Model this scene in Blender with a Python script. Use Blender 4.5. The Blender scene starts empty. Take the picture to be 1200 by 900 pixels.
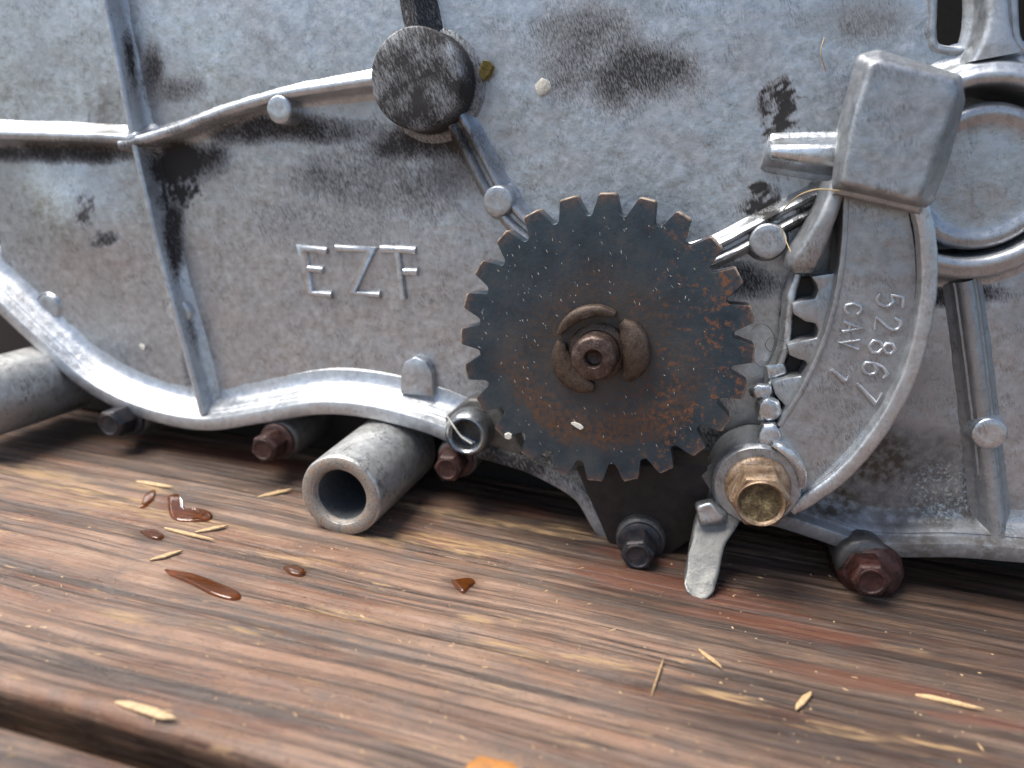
import bpy, bmesh, math, random
from mathutils import Vector, Matrix, noise

random.seed(7)
S = 0.001                                   # the scene is measured in millimetres, built in metres
scene = bpy.context.scene
C = scene.collection

# ---------------------------------------------------------------- camera
F = 850.0                                   # focal length in pixels of the 1200 x 900 photograph
DIST = 190.0                                # camera to the face of the cover
yc = Vector((220, 230, -850)).normalized()              # cover's inward normal seen from the camera
xc = Vector((3866, -557, 850)); xc = (xc - yc * xc.dot(yc)).normalized()
zc = xc.cross(yc)
R = Matrix((xc, yc, zc))                    # camera -> world rotation
def ray(px, py): return R @ Vector(((px - 600) / F, (450 - py) / F, -1.0))
_d = ray(600, 594); HC = -(_d.z * DIST / _d.y)          # the cover's face meets the wood on this line
CAM = Vector((0, -DIST, HC))
def P(px, py, h=0.0):
    """point (X, Z) on the plane h millimetres in front of the cover's face"""
    d = ray(px, py); t = (-h - CAM.y) / d.y
    return (CAM.x + d.x * t, CAM.z + d.z * t)
def W(px, py, z=0.0):
    """point (X, Y) on the wood"""
    d = ray(px, py); t = (z - CAM.z) / d.z
    return (CAM.x + d.x * t, CAM.y + d.y * t)
RT = R.transposed()
def proj(x, y, z):
    v = RT @ (Vector((x, y, z)) - CAM)
    return (600 + F * v.x / -v.z, 450 - F * v.y / -v.z)

cd = bpy.data.cameras.new('camera'); cam = bpy.data.objects.new('camera', cd); C.objects.link(cam)
cam.matrix_world = Matrix.Translation(CAM * S) @ R.to_4x4()
cd.sensor_width = 36; cd.lens = F / 1200 * 36; cd.clip_start = 0.005; cd.clip_end = 2000
cd.dof.use_dof = True; cd.dof.focus_distance = 0.171; cd.dof.aperture_fstop = 9.5
scene.camera = cam

# ---------------------------------------------------------------- light
sun_el, sun_az = math.radians(62), math.radians(252)     # azimuth clockwise from +Y
world = bpy.data.worlds.new('World'); scene.world = world; world.use_nodes = True
wn = world.node_tree; sky = wn.nodes.new('ShaderNodeTexSky'); sky.sky_type = 'NISHITA'
sky.sun_disc = False; sky.sun_elevation = sun_el; sky.sun_rotation = sun_az
sky.air_density = 1.0; sky.dust_density = 2.5; sky.ozone_density = 1.0
bg = wn.nodes['Background']; bg.inputs['Strength'].default_value = 0.05
wn.links.new(sky.outputs[0], bg.inputs['Color'])
sd = bpy.data.lights.new('sun', 'SUN'); sd.energy = 1.5; sd.angle = math.radians(36); sd.color = (1, .96, .9)
sun = bpy.data.objects.new('sun', sd); C.objects.link(sun)
to_sun = Vector((math.sin(sun_az) * math.cos(sun_el), math.cos(sun_az) * math.cos(sun_el), math.sin(sun_el)))
sun.rotation_euler = to_sun.to_track_quat('Z', 'Y').to_euler()
sun.location = to_sun * 2
vs = scene.view_settings; vs.view_transform = 'Standard'; vs.look = 'None'; vs.gamma = 1; vs.use_curve_mapping = False
vs.exposure = 2.0

# ---------------------------------------------------------------- materials
def nz3(p, s): return noise.noise(Vector(p) * s)
class NB:
    """small node builder: every texture coordinate is in millimetres"""
    def __init__(self, name):
        self.m = bpy.data.materials.new(name); self.m.use_nodes = True
        self.t = self.m.node_tree; self.b = self.t.nodes['Principled BSDF']
        tc = self.t.nodes.new('ShaderNodeTexCoord'); self.co = tc.outputs['Object']
    def node(self, ty, **kw):
        n = self.t.nodes.new(ty)
        for k, v in kw.items(): setattr(n, k, v)
        return n
    def link(self, a, b): self.t.links.new(a, b)
    def mapped(self, scale=(1, 1, 1), rot=(0, 0, 0), loc=(0, 0, 0), src=None):
        n = self.node('ShaderNodeMapping'); self.link(src or self.co, n.inputs[0])
        n.inputs['Scale'].default_value = [s * 1000 for s in scale] if src is None else scale
        n.inputs['Rotation'].default_value = rot; n.inputs['Location'].default_value = loc
        return n.outputs[0]
    def noise(self, vec, scale=1, detail=6, rough=.6, dist=0):
        n = self.node('ShaderNodeTexNoise'); self.link(vec, n.inputs['Vector'])
        n.inputs['Scale'].default_value = scale; n.inputs['Detail'].default_value = detail
        n.inputs['Roughness'].default_value = rough; n.inputs['Distortion'].default_value = dist
        return n.outputs[0]
    def ramp(self, fac, stops, interp='LINEAR'):
        n = self.node('ShaderNodeValToRGB'); self.link(fac, n.inputs[0]); cr = n.color_ramp; cr.interpolation = interp
        while len(cr.elements) < len(stops): cr.elements.new(.5)
        for e, (p, c) in zip(cr.elements, stops):
            e.position = p; e.color = (c, c, c, 1) if isinstance(c, (int, float)) else (*c, 1)
        return n.outputs[0]
    def mix(self, fac, a, b, mode='MIX'):
        n = self.node('ShaderNodeMix', data_type='RGBA', blend_type=mode)
        for i, v in ((0, fac), (6, a), (7, b)):
            if isinstance(v, (int, float)): n.inputs[i].default_value = v if i == 0 else (v, v, v, 1)
            elif isinstance(v, tuple): n.inputs[i].default_value = (*v, 1)
            else: self.link(v, n.inputs[i])
        return n.outputs[2]
    def math(self, op, a, b=0, c=None, clamp=False):
        n = self.node('ShaderNodeMath', operation=op, use_clamp=clamp)
        for i, v in enumerate((a, b) if c is None else (a, b, c)):
            if isinstance(v, (int, float)): n.inputs[i].default_value = v
            else: self.link(v, n.inputs[i])
        return n.outputs[0]
    def attr(self, name):
        a = self.node('ShaderNodeAttribute', attribute_name=name); s = self.node('ShaderNodeSeparateColor')
        self.link(a.outputs['Color'], s.inputs[0]); return s.outputs
    def bump(self, h, dist, strength=1, prev=None):
        n = self.node('ShaderNodeBump'); n.inputs['Distance'].default_value = dist * S; n.inputs['Strength'].default_value = strength
        self.link(h, n.inputs['Height'])
        if prev: self.link(prev, n.inputs['Normal'])
        return n.outputs[0]
    def set(self, **kw):
        for k, v in kw.items():
            i = self.b.inputs[k.replace('_', ' ')]
            if hasattr(v, 'is_linked'): self.link(v, i)
            elif isinstance(v, tuple): i.default_value = (*v, 1)
            else: i.default_value = v
        return self.m

def aluminium(name, lo=.4, hi=.66, tint=(.95, 1.0, 1.04), speck=.55, metal=.85, rough=.34, fine=1.0, grunge=.28):
    n = NB(name); co = n.mapped(); st = n.mapped(scale=(1.9, 1, .5), rot=(0, 0, 0), src=n.mapped(rot=(0, math.radians(25), 0)))
    big = n.noise(co, .07, 5, .55); mid = n.noise(co, .42, 6, .65); fin = n.noise(st, 1.5 * fine, 6, .7)
    c = n.ramp(mid, [(.3, tuple(lo * t for t in tint)), (.7, tuple(hi * t for t in tint))])
    c = n.mix(n.ramp(big, [(.35, .0), (.7, .45)]), c, tuple(lo * .8 * t for t in (1.03, 1, .98)))
    # dark casting specks, gathered in clouds
    cl = n.ramp(n.noise(co, .16, 4, .6), [(.46, 0.05), (.68, 1)])
    sp = n.ramp(fin, [(.48, 0), (.6, 1)])
    c = n.mix(n.math('MULTIPLY', n.math('MULTIPLY', sp, cl), speck), c, (.055, .052, .055))
    pit = n.ramp(n.noise(co, .85, 8, .75), [(.56, 0), (.66, 1)])
    c = n.mix(n.math('MULTIPLY', pit, grunge), c, (.07, .062, .056))
    scr = n.ramp(n.noise(n.mapped(scale=(2.6, 1, .35), src=n.mapped(rot=(0, math.radians(58), 0))), 1, 5, .7), [(.62, 0), (.7, 1)])
    c = n.mix(n.math('MULTIPLY', scr, .28), c, tuple(min(.8, hi * 1.5 * t) for t in tint))
    a = n.attr('stain_shade')
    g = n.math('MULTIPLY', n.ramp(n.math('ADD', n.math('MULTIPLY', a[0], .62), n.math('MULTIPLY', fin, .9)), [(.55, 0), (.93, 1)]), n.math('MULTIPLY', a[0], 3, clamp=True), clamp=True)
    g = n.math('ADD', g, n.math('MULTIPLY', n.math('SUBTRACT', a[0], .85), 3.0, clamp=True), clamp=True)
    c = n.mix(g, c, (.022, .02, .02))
    o = n.math('MULTIPLY', a[1], n.ramp(mid, [(.3, .45), (.55, 1)]), clamp=True)
    c = n.mix(o, c, n.mix(fin, (.022, .016, .011), (.1, .075, .05)))
    w = n.math('MULTIPLY', a[2], n.ramp(n.noise(co, .9, 5, .7), [(.48, 0), (.6, 1)]), clamp=True)
    c = n.mix(w, c, n.ramp(n.noise(co, 1.3, 3, .5), [(.35, (.03, .07, .13)), (.5, (.36, .42, .44)), (.65, (.6, .6, .5))]))
    dirt_shade = n.math('ADD', g, o, clamp=True)
    r = n.ramp(n.math('ADD', n.math('MULTIPLY', mid, .5), n.math('MULTIPLY', big, .5)), [(.38, rough - .07), (.62, rough + .16)])
    r = n.mix(g, r, .75)
    m = n.math('MULTIPLY', n.math('SUBTRACT', 1, n.math('MULTIPLY', dirt_shade, .9)), metal)
    b = n.bump(n.noise(co, 1.1, 7, .68), .075, 1.0)
    b = n.bump(n.noise(co, .25, 3, .5), .35, .6, b)
    return n.set(Base_Color=c, Roughness=r, Metallic=m, Normal=b)

def rusty(name, cols, scale=.5, rough=(.55, .85), metal=.2, bumpd=.15):
    n = NB(name); co = n.mapped()
    a = n.noise(co, scale, 7, .68, .3)
    k = len(cols) - 1
    c = n.ramp(a, [(.3 + .4 * i / k, col) for i, col in enumerate(cols)])
    f = n.noise(co, 2.2, 5, .7)
    c = n.mix(n.ramp(f, [(.5, 0), (.64, .6)]), c, (.02, .014, .01))
    b = n.bump(f, bumpd, .8)
    return n.set(Base_Color=c, Roughness=n.ramp(a, [(.3, rough[0]), (.7, rough[1])]), Metallic=metal, Normal=b)

def plain(name, col, rough=.5, metal=0.0, var=.25, scale=.8, **kw):
    n = NB(name); co = n.mapped(); f = n.noise(co, scale, 5, .6)
    c = n.ramp(f, [(.3, tuple(x * (1 - var) for x in col)), (.7, tuple(min(1, x * (1 + var)) for x in col))])
    return n.set(Base_Color=c, Roughness=rough, Metallic=metal, Normal=n.bump(f, .08, .6), **kw)

def gear_steel():
    n = NB('blued_rusty_steel'); co = n.mapped(loc=(-GX, 0, -GZ))
    n_ = n
    sep = n.node('ShaderNodeSeparateXYZ'); n.link(co, sep.inputs[0])
    rr = n.math('SQRT', n.math('ADD', n.math('MULTIPLY', sep.outputs[0], sep.outputs[0]), n.math('MULTIPLY', sep.outputs[2], sep.outputs[2])))
    mid = n.noise(co, .12, 6, .65); fin = n.noise(co, .75, 7, .68); vf = n.noise(co, 2.6, 4, .65)
    c = n.ramp(mid, [(.3, (.026, .04, .053)), (.5, (.044, .064, .08)), (.7, (.07, .083, .088))])
    # worn brown ring where the washer ran, and the whole centre
    rw = n.math('ADD', rr, n.math('MULTIPLY', n.math('SUBTRACT', mid, .5), 13))
    cen = n.ramp(n.math('DIVIDE', rw, 36), [(.28, .9), (.44, .7), (.56, .2), (.9, .0)])
    c = n.mix(n.math('MULTIPLY', cen, n.ramp(fin, [(.35, .35), (.6, 1)])), c, n.ramp(fin, [(.35, (.028, .02, .015)), (.65, (.085, .052, .032))]))
    # brown wear on the lower half of that ring
    low = n.math('MULTIPLY', n.ramp(n.math('DIVIDE', rw, 36), [(.46, 0), (.56, 1), (.68, 1), (.76, 0)]),
                 n.ramp(n.math('MULTIPLY_ADD', sep.outputs[2], -.02, .45), [(.35, 0), (.8, 1)]))
    c = n.mix(n.math('MULTIPLY', low, n.ramp(fin, [(.4, .1), (.6, .9)])), c, (.15, .075, .035))
    # orange rust, mostly on the right
    side = n.ramp(n.math('MULTIPLY_ADD', sep.outputs[0], .016, .42), [(.5, .1), (.75, 1)])
    spots = n.ramp(n.math('ADD', n.math('MULTIPLY', fin, .65), n.math('MULTIPLY', n.noise(co, .28, 3, .5), .35)), [(.535, 0), (.585, .9)])
    edge = n.ramp(n.math('DIVIDE', rr, 36), [(.9, 0), (.985, .8)])
    ru = n.math('MAXIMUM', n.math('MULTIPLY', side, spots), n.math('MULTIPLY', edge, n.ramp(fin, [(.4, 0), (.58, 1)])))
    c = n.mix(ru, c, n.ramp(vf, [(.35, (.08, .036, .02)), (.6, (.22, .09, .036)), (.75, (.34, .17, .075))]))
    c = n.mix(n.math('MULTIPLY', n.ramp(n.math('DIVIDE', rr, 36), [(.962, 0), (.974, 1)]), n.ramp(fin, [(.35, .25), (.55, .9)])), c, (.36, .28, .21))
    r = n.mix(ru, n.ramp(fin, [(.35, .34), (.65, .55)]), .85)
    me = n.math('MULTIPLY', n.math('SUBTRACT', 1, n.math('MAXIMUM', ru, n.math('MULTIPLY', cen, .7))), .5)
    b = n.bump(n.math('ADD', fin, n.math('MULTIPLY', vf, .4)), .14, .7)
    return n.set(Base_Color=c, Roughness=r, Metallic=me, Normal=b)

def wood_mat():
    n = NB('weathered_plank_wood')
    wob = n.noise(n.mapped(scale=(.006, .012, .03)), 1, 3, .5)
    co = n.mapped()
    sh = n.node('ShaderNodeCombineXYZ'); n.link(n.math('MULTIPLY', n.math('SUBTRACT', wob, .5), 9), sh.inputs[1])
    ad = n.node('ShaderNodeVectorMath', operation='ADD'); n.link(co, ad.inputs[0]); n.link(sh.outputs[0], ad.inputs[1])
    v = ad.outputs[0]
    def st(sx, sy, loc=(0, 0, 0)): return n.mapped(scale=(sx, sy, .2), src=v, loc=loc)
    band = n.noise(st(.006, .13), 1, 4, .55); band2 = n.noise(st(.01, .2, (7, 3, 1)), 1, 5, .6)
    fib = n.noise(st(.035, 1.3, (3, 1, 0)), 1, 9, .75); fine = n.noise(st(.2, 3.2), 1, 4, .7)
    patch = n.noise(st(.02, .05, (9, 4, 0)), 1, 5, .6)
    c = n.ramp(band, [(.3, (.06, .037, .027)), (.42, (.135, .098, .08)), (.5, (.185, .128, .098)), (.58, (.29, .175, .12)), (.7, (.18, .12, .09))])
    c = n.mix(n.ramp(band2, [(.5, 0), (.57, .85)]), c, n.ramp(patch, [(.38, (.2, .08, .05)), (.5, (.35, .2, .13)), (.62, (.44, .29, .2))]))
    c = n.mix(n.ramp(n.noise(st(.014, .3, (2, 8, 0)), 1, 5, .65), [(.52, 0), (.57, .8), (.63, 0)]), c, (.045, .03, .024))
    c = n.mix(n.ramp(fib, [(.36, .55), (.5, 0)]), c, (.055, .036, .028))
    c = n.mix(n.ramp(fib, [(.52, 0), (.66, .55)]), c, (.48, .31, .2))
    ridge = n.noise(st(.0035, .36, (6, 1, 5)), 1, 2, .5)
    c = n.mix(n.ramp(ridge, [(.5, 0), (.58, .6), (.66, .7)]), c, n.ramp(patch, [(.4, (.33, .17, .1)), (.6, (.5, .32, .22))]))
    c = n.mix(n.ramp(ridge, [(.34, .45), (.44, 0)]), c, (.06, .04, .031))
    fib2 = n.noise(st(.16, 2.4, (4, 4, 0)), 1, 6, .7)
    c = n.mix(n.ramp(fib2, [(.56, 0), (.66, .6)]), c, (.05, .035, .028))
    c = n.mix(n.ramp(n.noise(co, .09, 7, .72), [(.48, 0), (.66, .6)]), c, (.16, .128, .11))
    c = n.mix(n.ramp(n.noise(st(.06, .45, (5, 2, 2)), 1, 6, .7), [(.6, 0), (.66, .8)]), c, (.5, .32, .17))
    c = n.mix(n.ramp(n.noise(co, 1.1, 7, .75), [(.56, 0), (.66, .6)]), c, (.035, .026, .022))
    a = n.attr('stain_shade')
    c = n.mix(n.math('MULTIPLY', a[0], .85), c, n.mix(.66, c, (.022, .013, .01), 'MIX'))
    c = n.mix(n.math('MULTIPLY', a[2], n.ramp(n.noise(st(.1, .9), 1, 4, .6), [(.42, 0), (.58, .9)]), clamp=True), c, (.5, .32, .16))
    c = n.mix(n.math('MULTIPLY', a[1], n.ramp(fib, [(.35, .2), (.6, .7)]), clamp=True), c, (.2, .065, .035))
    hs = n.node('ShaderNodeHueSaturation'); n.link(c, hs.inputs['Color']); hs.inputs['Saturation'].default_value = .98; hs.inputs['Value'].default_value = .82; c = hs.outputs[0]
    r = n.ramp(patch, [(.35, .22), (.65, .42)])
    r = n.mix(a[0], r, .3)
    crk = n.ramp(n.noise(st(.02, .75, (1, 6, 3)), 1, 6, .65), [(.655, 0), (.675, 1), (.7, 1), (.72, 0)])
    c = n.mix(n.math('MULTIPLY', crk, .8), c, (.02, .014, .012))
    b = n.bump(ridge, .9, .8); b = n.bump(fib, .45, .9, b); b = n.bump(fine, .12, .6, b); b = n.bump(n.noise(co, 1.6, 5, .7), .12, .6, b)
    return n.set(Base_Color=c, Roughness=r, Normal=b)

# ---------------------------------------------------------------- mesh helpers
def finish(bm, wob=0, wl=4.0, sharp=40):
    bmesh.ops.recalc_face_normals(bm, faces=bm.faces)
    if wob:
        for v in bm.verts:
            v.co += noise.noise_vector(v.co / wl) * wob
    for f in bm.faces: f.smooth = True
    return bm
def obj(name, bm, mat, parent=None, wob=0, wl=4.0, sharp=42, stain_shade=None, sub=0):
    if sub:
        bmesh.ops.recalc_face_normals(bm, faces=bm.faces)
        bmesh.ops.triangulate(bm, faces=[f for f in bm.faces if len(f.verts) > 4])
        for _ in range(sub): bmesh.ops.subdivide_edges(bm, edges=[e for e in bm.edges if e.calc_length() > 1.0], cuts=1, use_grid_fill=True)
        bmesh.ops.triangulate(bm, faces=bm.faces)
    finish(bm, wob, wl)
    me = bpy.data.meshes.new(name)
    if stain_shade:
        lay = bm.verts.layers.float_color.new('stain_shade')
        for v in bm.verts: v[lay] = (*stain_shade(v.co), 1)
    for v in bm.verts: v.co *= S
    bm.to_mesh(me); bm.free()
    me.set_sharp_from_angle(angle=math.radians(sharp))
    me.materials.append(mat)
    o = bpy.data.objects.new(name, me); C.objects.link(o)
    if parent:
        o.parent = parent; o.matrix_parent_inverse = top_matrix(parent).inverted()
    return o
def top_matrix(o):
    m = Matrix.Translation(o.location)
    return m if o.parent is None else Matrix.Identity(4) if o.type == 'MESH' else m
def thing(name, loc, label, cat, group=None):
    o = bpy.data.objects.new(name, None); C.objects.link(o); o.empty_display_size = .01
    o.location = Vector(loc) * S; return tag(o, label, cat, group)
def tag(o, label, cat, group=None):
    o['label'] = label; o['category'] = cat
    if group: o['group'] = group
    return o
def catmull(pts, n=6):
    """smooth path through tuples of any length"""
    out = []
    k = len(pts)
    for i in range(k - 1):
        p0 = pts[max(i - 1, 0)]; p1 = pts[i]; p2 = pts[i + 1]; p3 = pts[min(i + 2, k - 1)]
        for j in range(n):
            t = j / n
            out.append(tuple(.5 * (2 * b + (c - a) * t + (2 * a - 5 * b + 4 * c - d) * t * t + (3 * b - a - 3 * c + d) * t ** 3)
                             for a, b, c, d in zip(p0, p1, p2, p3)))
    out.append(tuple(pts[-1])); return out
def sweep(pts, prof, bm=None, caps=True):
    """pts: (X, Z, top height, width factor); prof(h, w) -> list of (side offset, height)"""
    bm = bm or bmesh.new(); rings = []
    k = len(pts)
    for i, p in enumerate(pts):
        a = pts[max(i - 1, 0)]; b = pts[min(i + 1, k - 1)]
        tx, tz = b[0] - a[0], b[1] - a[1]; l = math.hypot(tx, tz) or 1; nx, nz = -tz / l, tx / l
        cs = 1.0
        if 0 < i < k - 1:
            ux, uz = p[0] - a[0], p[1] - a[1]; ul = math.hypot(ux, uz) or 1
            cs = 1 / max(.5, abs((ux * tx + uz * tz) / (ul * l)))
        h = p[2] if len(p) > 2 else 1; w = p[3] if len(p) > 3 else 1
        rings.append([bm.verts.new((p[0] + nx * s * cs, -hh, p[1] + nz * s * cs)) for s, hh in prof(h, w)])
    for r0, r1 in zip(rings, rings[1:]):
        for i in range(len(r0) - 1): bm.faces.new((r0[i], r0[i + 1], r1[i + 1], r1[i]))
    if caps:
        for r in (rings[0], rings[-1]):
            try: bm.faces.new(r)
            except ValueError: pass
    return bm
def fin(top, base, fillet=2.2, rnd=.6, down=-.6):
    """cast rib: rounded top, drafted sides, flared foot"""
    def f(h, w):
        t, b, fl = top * w / 2, base * w / 2, min(fillet, h * .5)
        side = [(b + fl * 1.15, down), (b + fl * .8, .12 * fl), (b + fl * .35, .38 * fl), (b + fl * .08, .75 * fl), (b - (b - t) * .25, max(fl * 1.1, h * .4)),
                (t, h - rnd), (t - rnd * .3, h - rnd * .3), (max(t - rnd, t * .2), h)]
        return side + [(-s, z) for s, z in reversed(side)]
    return f
def lathe(c, prof, n=44, bm=None, close=True):
    bm = bm or bmesh.new(); rings = []
    for r, h in prof:
        if r < 1e-4: rings.append([bm.verts.new((c[0], -h, c[1]))])
        else: rings.append([bm.verts.new((c[0] + r * math.cos(2 * math.pi * i / n), -h, c[1] + r * math.sin(2 * math.pi * i / n))) for i in range(n)])
    for a, b in zip(rings, rings[1:]):
        if len(a) == 1 and len(b) == 1: continue
        for i in range(n):
            j = (i + 1) % n
            if len(a) == 1: bm.faces.new((a[0], b[i], b[j]))
            elif len(b) == 1: bm.faces.new((a[i], a[j], b[0]))
            else: bm.faces.new((a[i], a[j], b[j], b[i]))
    return bm
def loft(polys, bevel=0, seg=2, bm=None):
    """stack of equally long polygons [(X, Z, h), ...], closed at both ends"""
    bm = bm or bmesh.new(); rings = [[bm.verts.new((x, -h, z)) for x, z, h in p] for p in polys]
    new = []
    n = len(rings[0])
    for a, b in zip(rings, rings[1:]):
        for i in range(n): new.append(bm.faces.new((a[i], a[(i + 1) % n], b[(i + 1) % n], b[i])))
    new.append(bm.faces.new(rings[0])); new.append(bm.faces.new(list(reversed(rings[-1]))))
    if bevel:
        bmesh.ops.recalc_face_normals(bm, faces=bm.faces)
        ed = [e for e in bm.edges if len(e.link_faces) == 2 and e.calc_face_angle(0) > .35]
        bmesh.ops.bevel(bm, geom=ed, offset=bevel, segments=seg, affect='EDGES', profile=.5, clamp_overlap=True)
    return bm
def pp(pts, h): return [P(x, y, h) + (h,) for x, y in pts]
def prism(pts, h0, h1, bevel=.4, seg=2, bm=None):
    top = [P(x, y, h1) for x, y in pts]
    return loft([[(x, z, h0) for x, z in top], [(x, z, h1) for x, z in top]], bevel, seg, bm)
def path(pts, h, n=6): return catmull([P(p[0], p[1], p[2] if len(p) > 2 else h) + ((p[2] if len(p) > 2 else h), p[3] if len(p) > 3 else 1.0) for p in pts], n)
def inside(x, y, poly):
    r = False; j = len(poly) - 1
    for i in range(len(poly)):
        (xi, yi), (xj, yj) = poly[i], poly[j]
        if (yi > y) != (yj > y) and x < (xj - xi) * (y - yi) / (yj - yi) + xi: r = not r
        j = i
    return r
def rad(px, py, qx, qy, h):
    a, b = P(px, py, h), P(qx, qy, h); return math.hypot(a[0] - b[0], a[1] - b[1])

# gear centre, needed by its material
GH = 20.0
GX, GZ = P(704, 404, GH)
M = dict(
    alu=aluminium('cast_aluminium_dull'),
    alu_rim=aluminium('cast_aluminium_rim', lo=.46, hi=.68, speck=.45, metal=.8, rough=.37),
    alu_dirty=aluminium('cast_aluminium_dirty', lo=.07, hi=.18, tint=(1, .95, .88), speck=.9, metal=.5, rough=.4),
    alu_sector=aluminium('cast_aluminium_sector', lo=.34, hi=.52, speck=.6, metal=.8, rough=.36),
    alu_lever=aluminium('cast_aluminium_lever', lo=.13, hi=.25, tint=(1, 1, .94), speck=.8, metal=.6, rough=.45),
    alu_worn=aluminium('cast_aluminium_worn', lo=.5, hi=.72, speck=.5, metal=.85, rough=.3),
    cup=aluminium('bare_aluminium_cup', lo=.34, hi=.52, speck=.4, metal=.7, rough=.3, fine=.6),
    black=plain('black_grease_shade', (.012, .011, .01), .55),  # grease, and painted shade on the tooth backing and the added body
    brown_shade=plain('brown_shade', (.02, .013, .01), .7, 0, .5, .4),  # dark brown paints the gear's shadow onto the lower boss
    gear=gear_steel(),
    shaft=rusty('brown_steel_shaft', [(.04, .026, .021), (.09, .058, .047), (.16, .12, .105)], .5, (.3, .5), .6),
    clip=rusty('brown_spring_steel', [(.035, .024, .018), (.085, .058, .042), (.12, .085, .062)], .6, (.4, .6), .4),
    bolt=rusty('rust_brown_bolt', [(.014, .009, .008), (.05, .021, .017), (.1, .045, .036)], .5, (.35, .6), .3),
    bolt_dark=rusty('dark_blue_bolt_shade', [(.015, .016, .02), (.04, .042, .05), (.09, .06, .05)], .4, (.3, .5), .5),
    gold=rusty('golden_zinc_bolt', [(.1, .06, .035), (.27, .18, .11), (.42, .33, .25)], .28, (.35, .55), .45, .06),
    grit=rusty('golden_grit', [(.03, .022, .01), (.13, .09, .04), (.4, .33, .17)], .45, (.3, .6), .3, .5),
    redrust=rusty('wet_red_rust', [(.012, .006, .005), (.045, .014, .011), (.1, .035, .025)], .45, (.22, .4), .1, .3),
    zinc=aluminium('zinc_dowel', lo=.22, hi=.4, tint=(.94, 1, 1.02), speck=.5, metal=.85, rough=.25),
    tube=aluminium('oxidised_pipe', lo=.46, hi=.72, tint=(1.0, 1, .96), speck=.8, metal=.7, rough=.38, fine=.6),
    pipe_bore=plain('grey_pipe_bore', (.2, .21, .22), .4, .6),
    tube_rust=rusty('pipe_edge_rust', [(.2, .19, .17), (.34, .3, .26), (.36, .22, .12)], .5, (.4, .6), .3),
    wood=wood_mat(),
    straw=plain('bare_wood_splinter', (.46, .31, .16), .6, 0, .35, 1.4),
    oil=plain('brown_oil', (.5, .17, .04), .03, 0, .1, .1, Transmission_Weight=.9, IOR=1.46),
    hair=plain('dry_fibre', (.42, .32, .17), .5),
    hair_dark=plain('dark_fibre', (.05, .05, .05), .5),
    chip=plain('pale_flake', (.62, .6, .52), .5, 0, .35, 2.0),
    moss=plain('dry_moss', (.13, .1, .02), .8, 0, .5, 2.0),
    leaf=plain('orange_leaf', (.34, .14, .03), .5, 0, .4, .6),
)

# ---------------------------------------------------------------- wooden table
gapY = (W(0, 802)[1] + W(347, 896)[1]) / 2
frontY = (W(0, 831)[1] + W(231, 898)[1]) / 2
table = thing('wooden_table', (0, -100, 0), 'weathered reddish brown plank table top under the engine cover', 'table')
def wood_h(x, y):
    wv = nz3((x, y * 1.5, 5), .006) * 4
    return (.55 * nz3((x * .012, (y + wv) * .16, 1), 1) + .28 * nz3((x * .04, (y + wv) * .45, 2), 1) + .14 * nz3((x * .1, (y + wv) * 1.1, 3), 1)) * .8
pale = [(700, 628, 60, 6), (560, 608, 110, 5), (520, 637, 60, 10), (600, 645, 50, 6), (440, 634, 40, 6), (172, 570, 30, 5),
        (110, 577, 70, 6), (170, 600, 130, 7), (60, 560, 60, 10), (345, 655, 45, 6), (150, 722, 50, 7), (560, 726, 20, 6), (400, 720, 60, 5),
        (600, 760, 50, 7), (1050, 865, 90, 4), (850, 815, 60, 5), (1060, 762, 40, 4), (700, 775, 60, 4), (265, 735, 60, 4), (985, 860, 60, 4)]
red = [(800, 690, 140, 14), (920, 735, 120, 10), (610, 595, 40, 8), (745, 652, 60, 10), (1020, 800, 130, 9), (200, 590, 20, 10), (290, 535, 120, 8), (1150, 845, 60, 8)]
wet_shade = [(1000, 720, 260, 55), (700, 640, 180, 32), (1150, 730, 220, 90), (1080, 800, 300, 90), (1000, 860, 260, 60), (800, 700, 160, 50), (60, 505, 140, 32), (300, 545, 180, 16), (560, 580, 160, 22)]  # oil-soaked wood, plus painted shade under the cover and to the right
soaks = [(245, 686, 46, 15), (215, 598, 40, 18), (178, 627, 17, 8), (345, 668, 16, 8), (541, 685, 18, 11), (310, 560, 40, 14), (150, 520, 40, 12)]
def slanted(px, py, l, nzv):
    best = 0
    for x, y, rx, ry in l:
        dx, dy = px - x, py - y - .19 * (px - x)
        d = (dx / rx) ** 2 + (dy / ry) ** 2 + nzv * 1.1
        best = max(best, min(1, max(0, 1.35 - d)))
    return best
def wood_stain_shade(co):
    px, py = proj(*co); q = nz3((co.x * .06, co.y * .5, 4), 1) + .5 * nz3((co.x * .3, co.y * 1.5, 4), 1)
    if co.z < -3: return (1, 0, 0)  # plank sides painted dark, as shade inside the gap
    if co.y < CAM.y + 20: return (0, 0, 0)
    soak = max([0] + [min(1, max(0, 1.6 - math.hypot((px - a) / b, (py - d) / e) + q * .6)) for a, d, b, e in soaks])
    return (max(soak * .8, slanted(px, py, wet_shade, q * .5)), slanted(px, py, red, q), slanted(px, py, pale, q))
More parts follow.
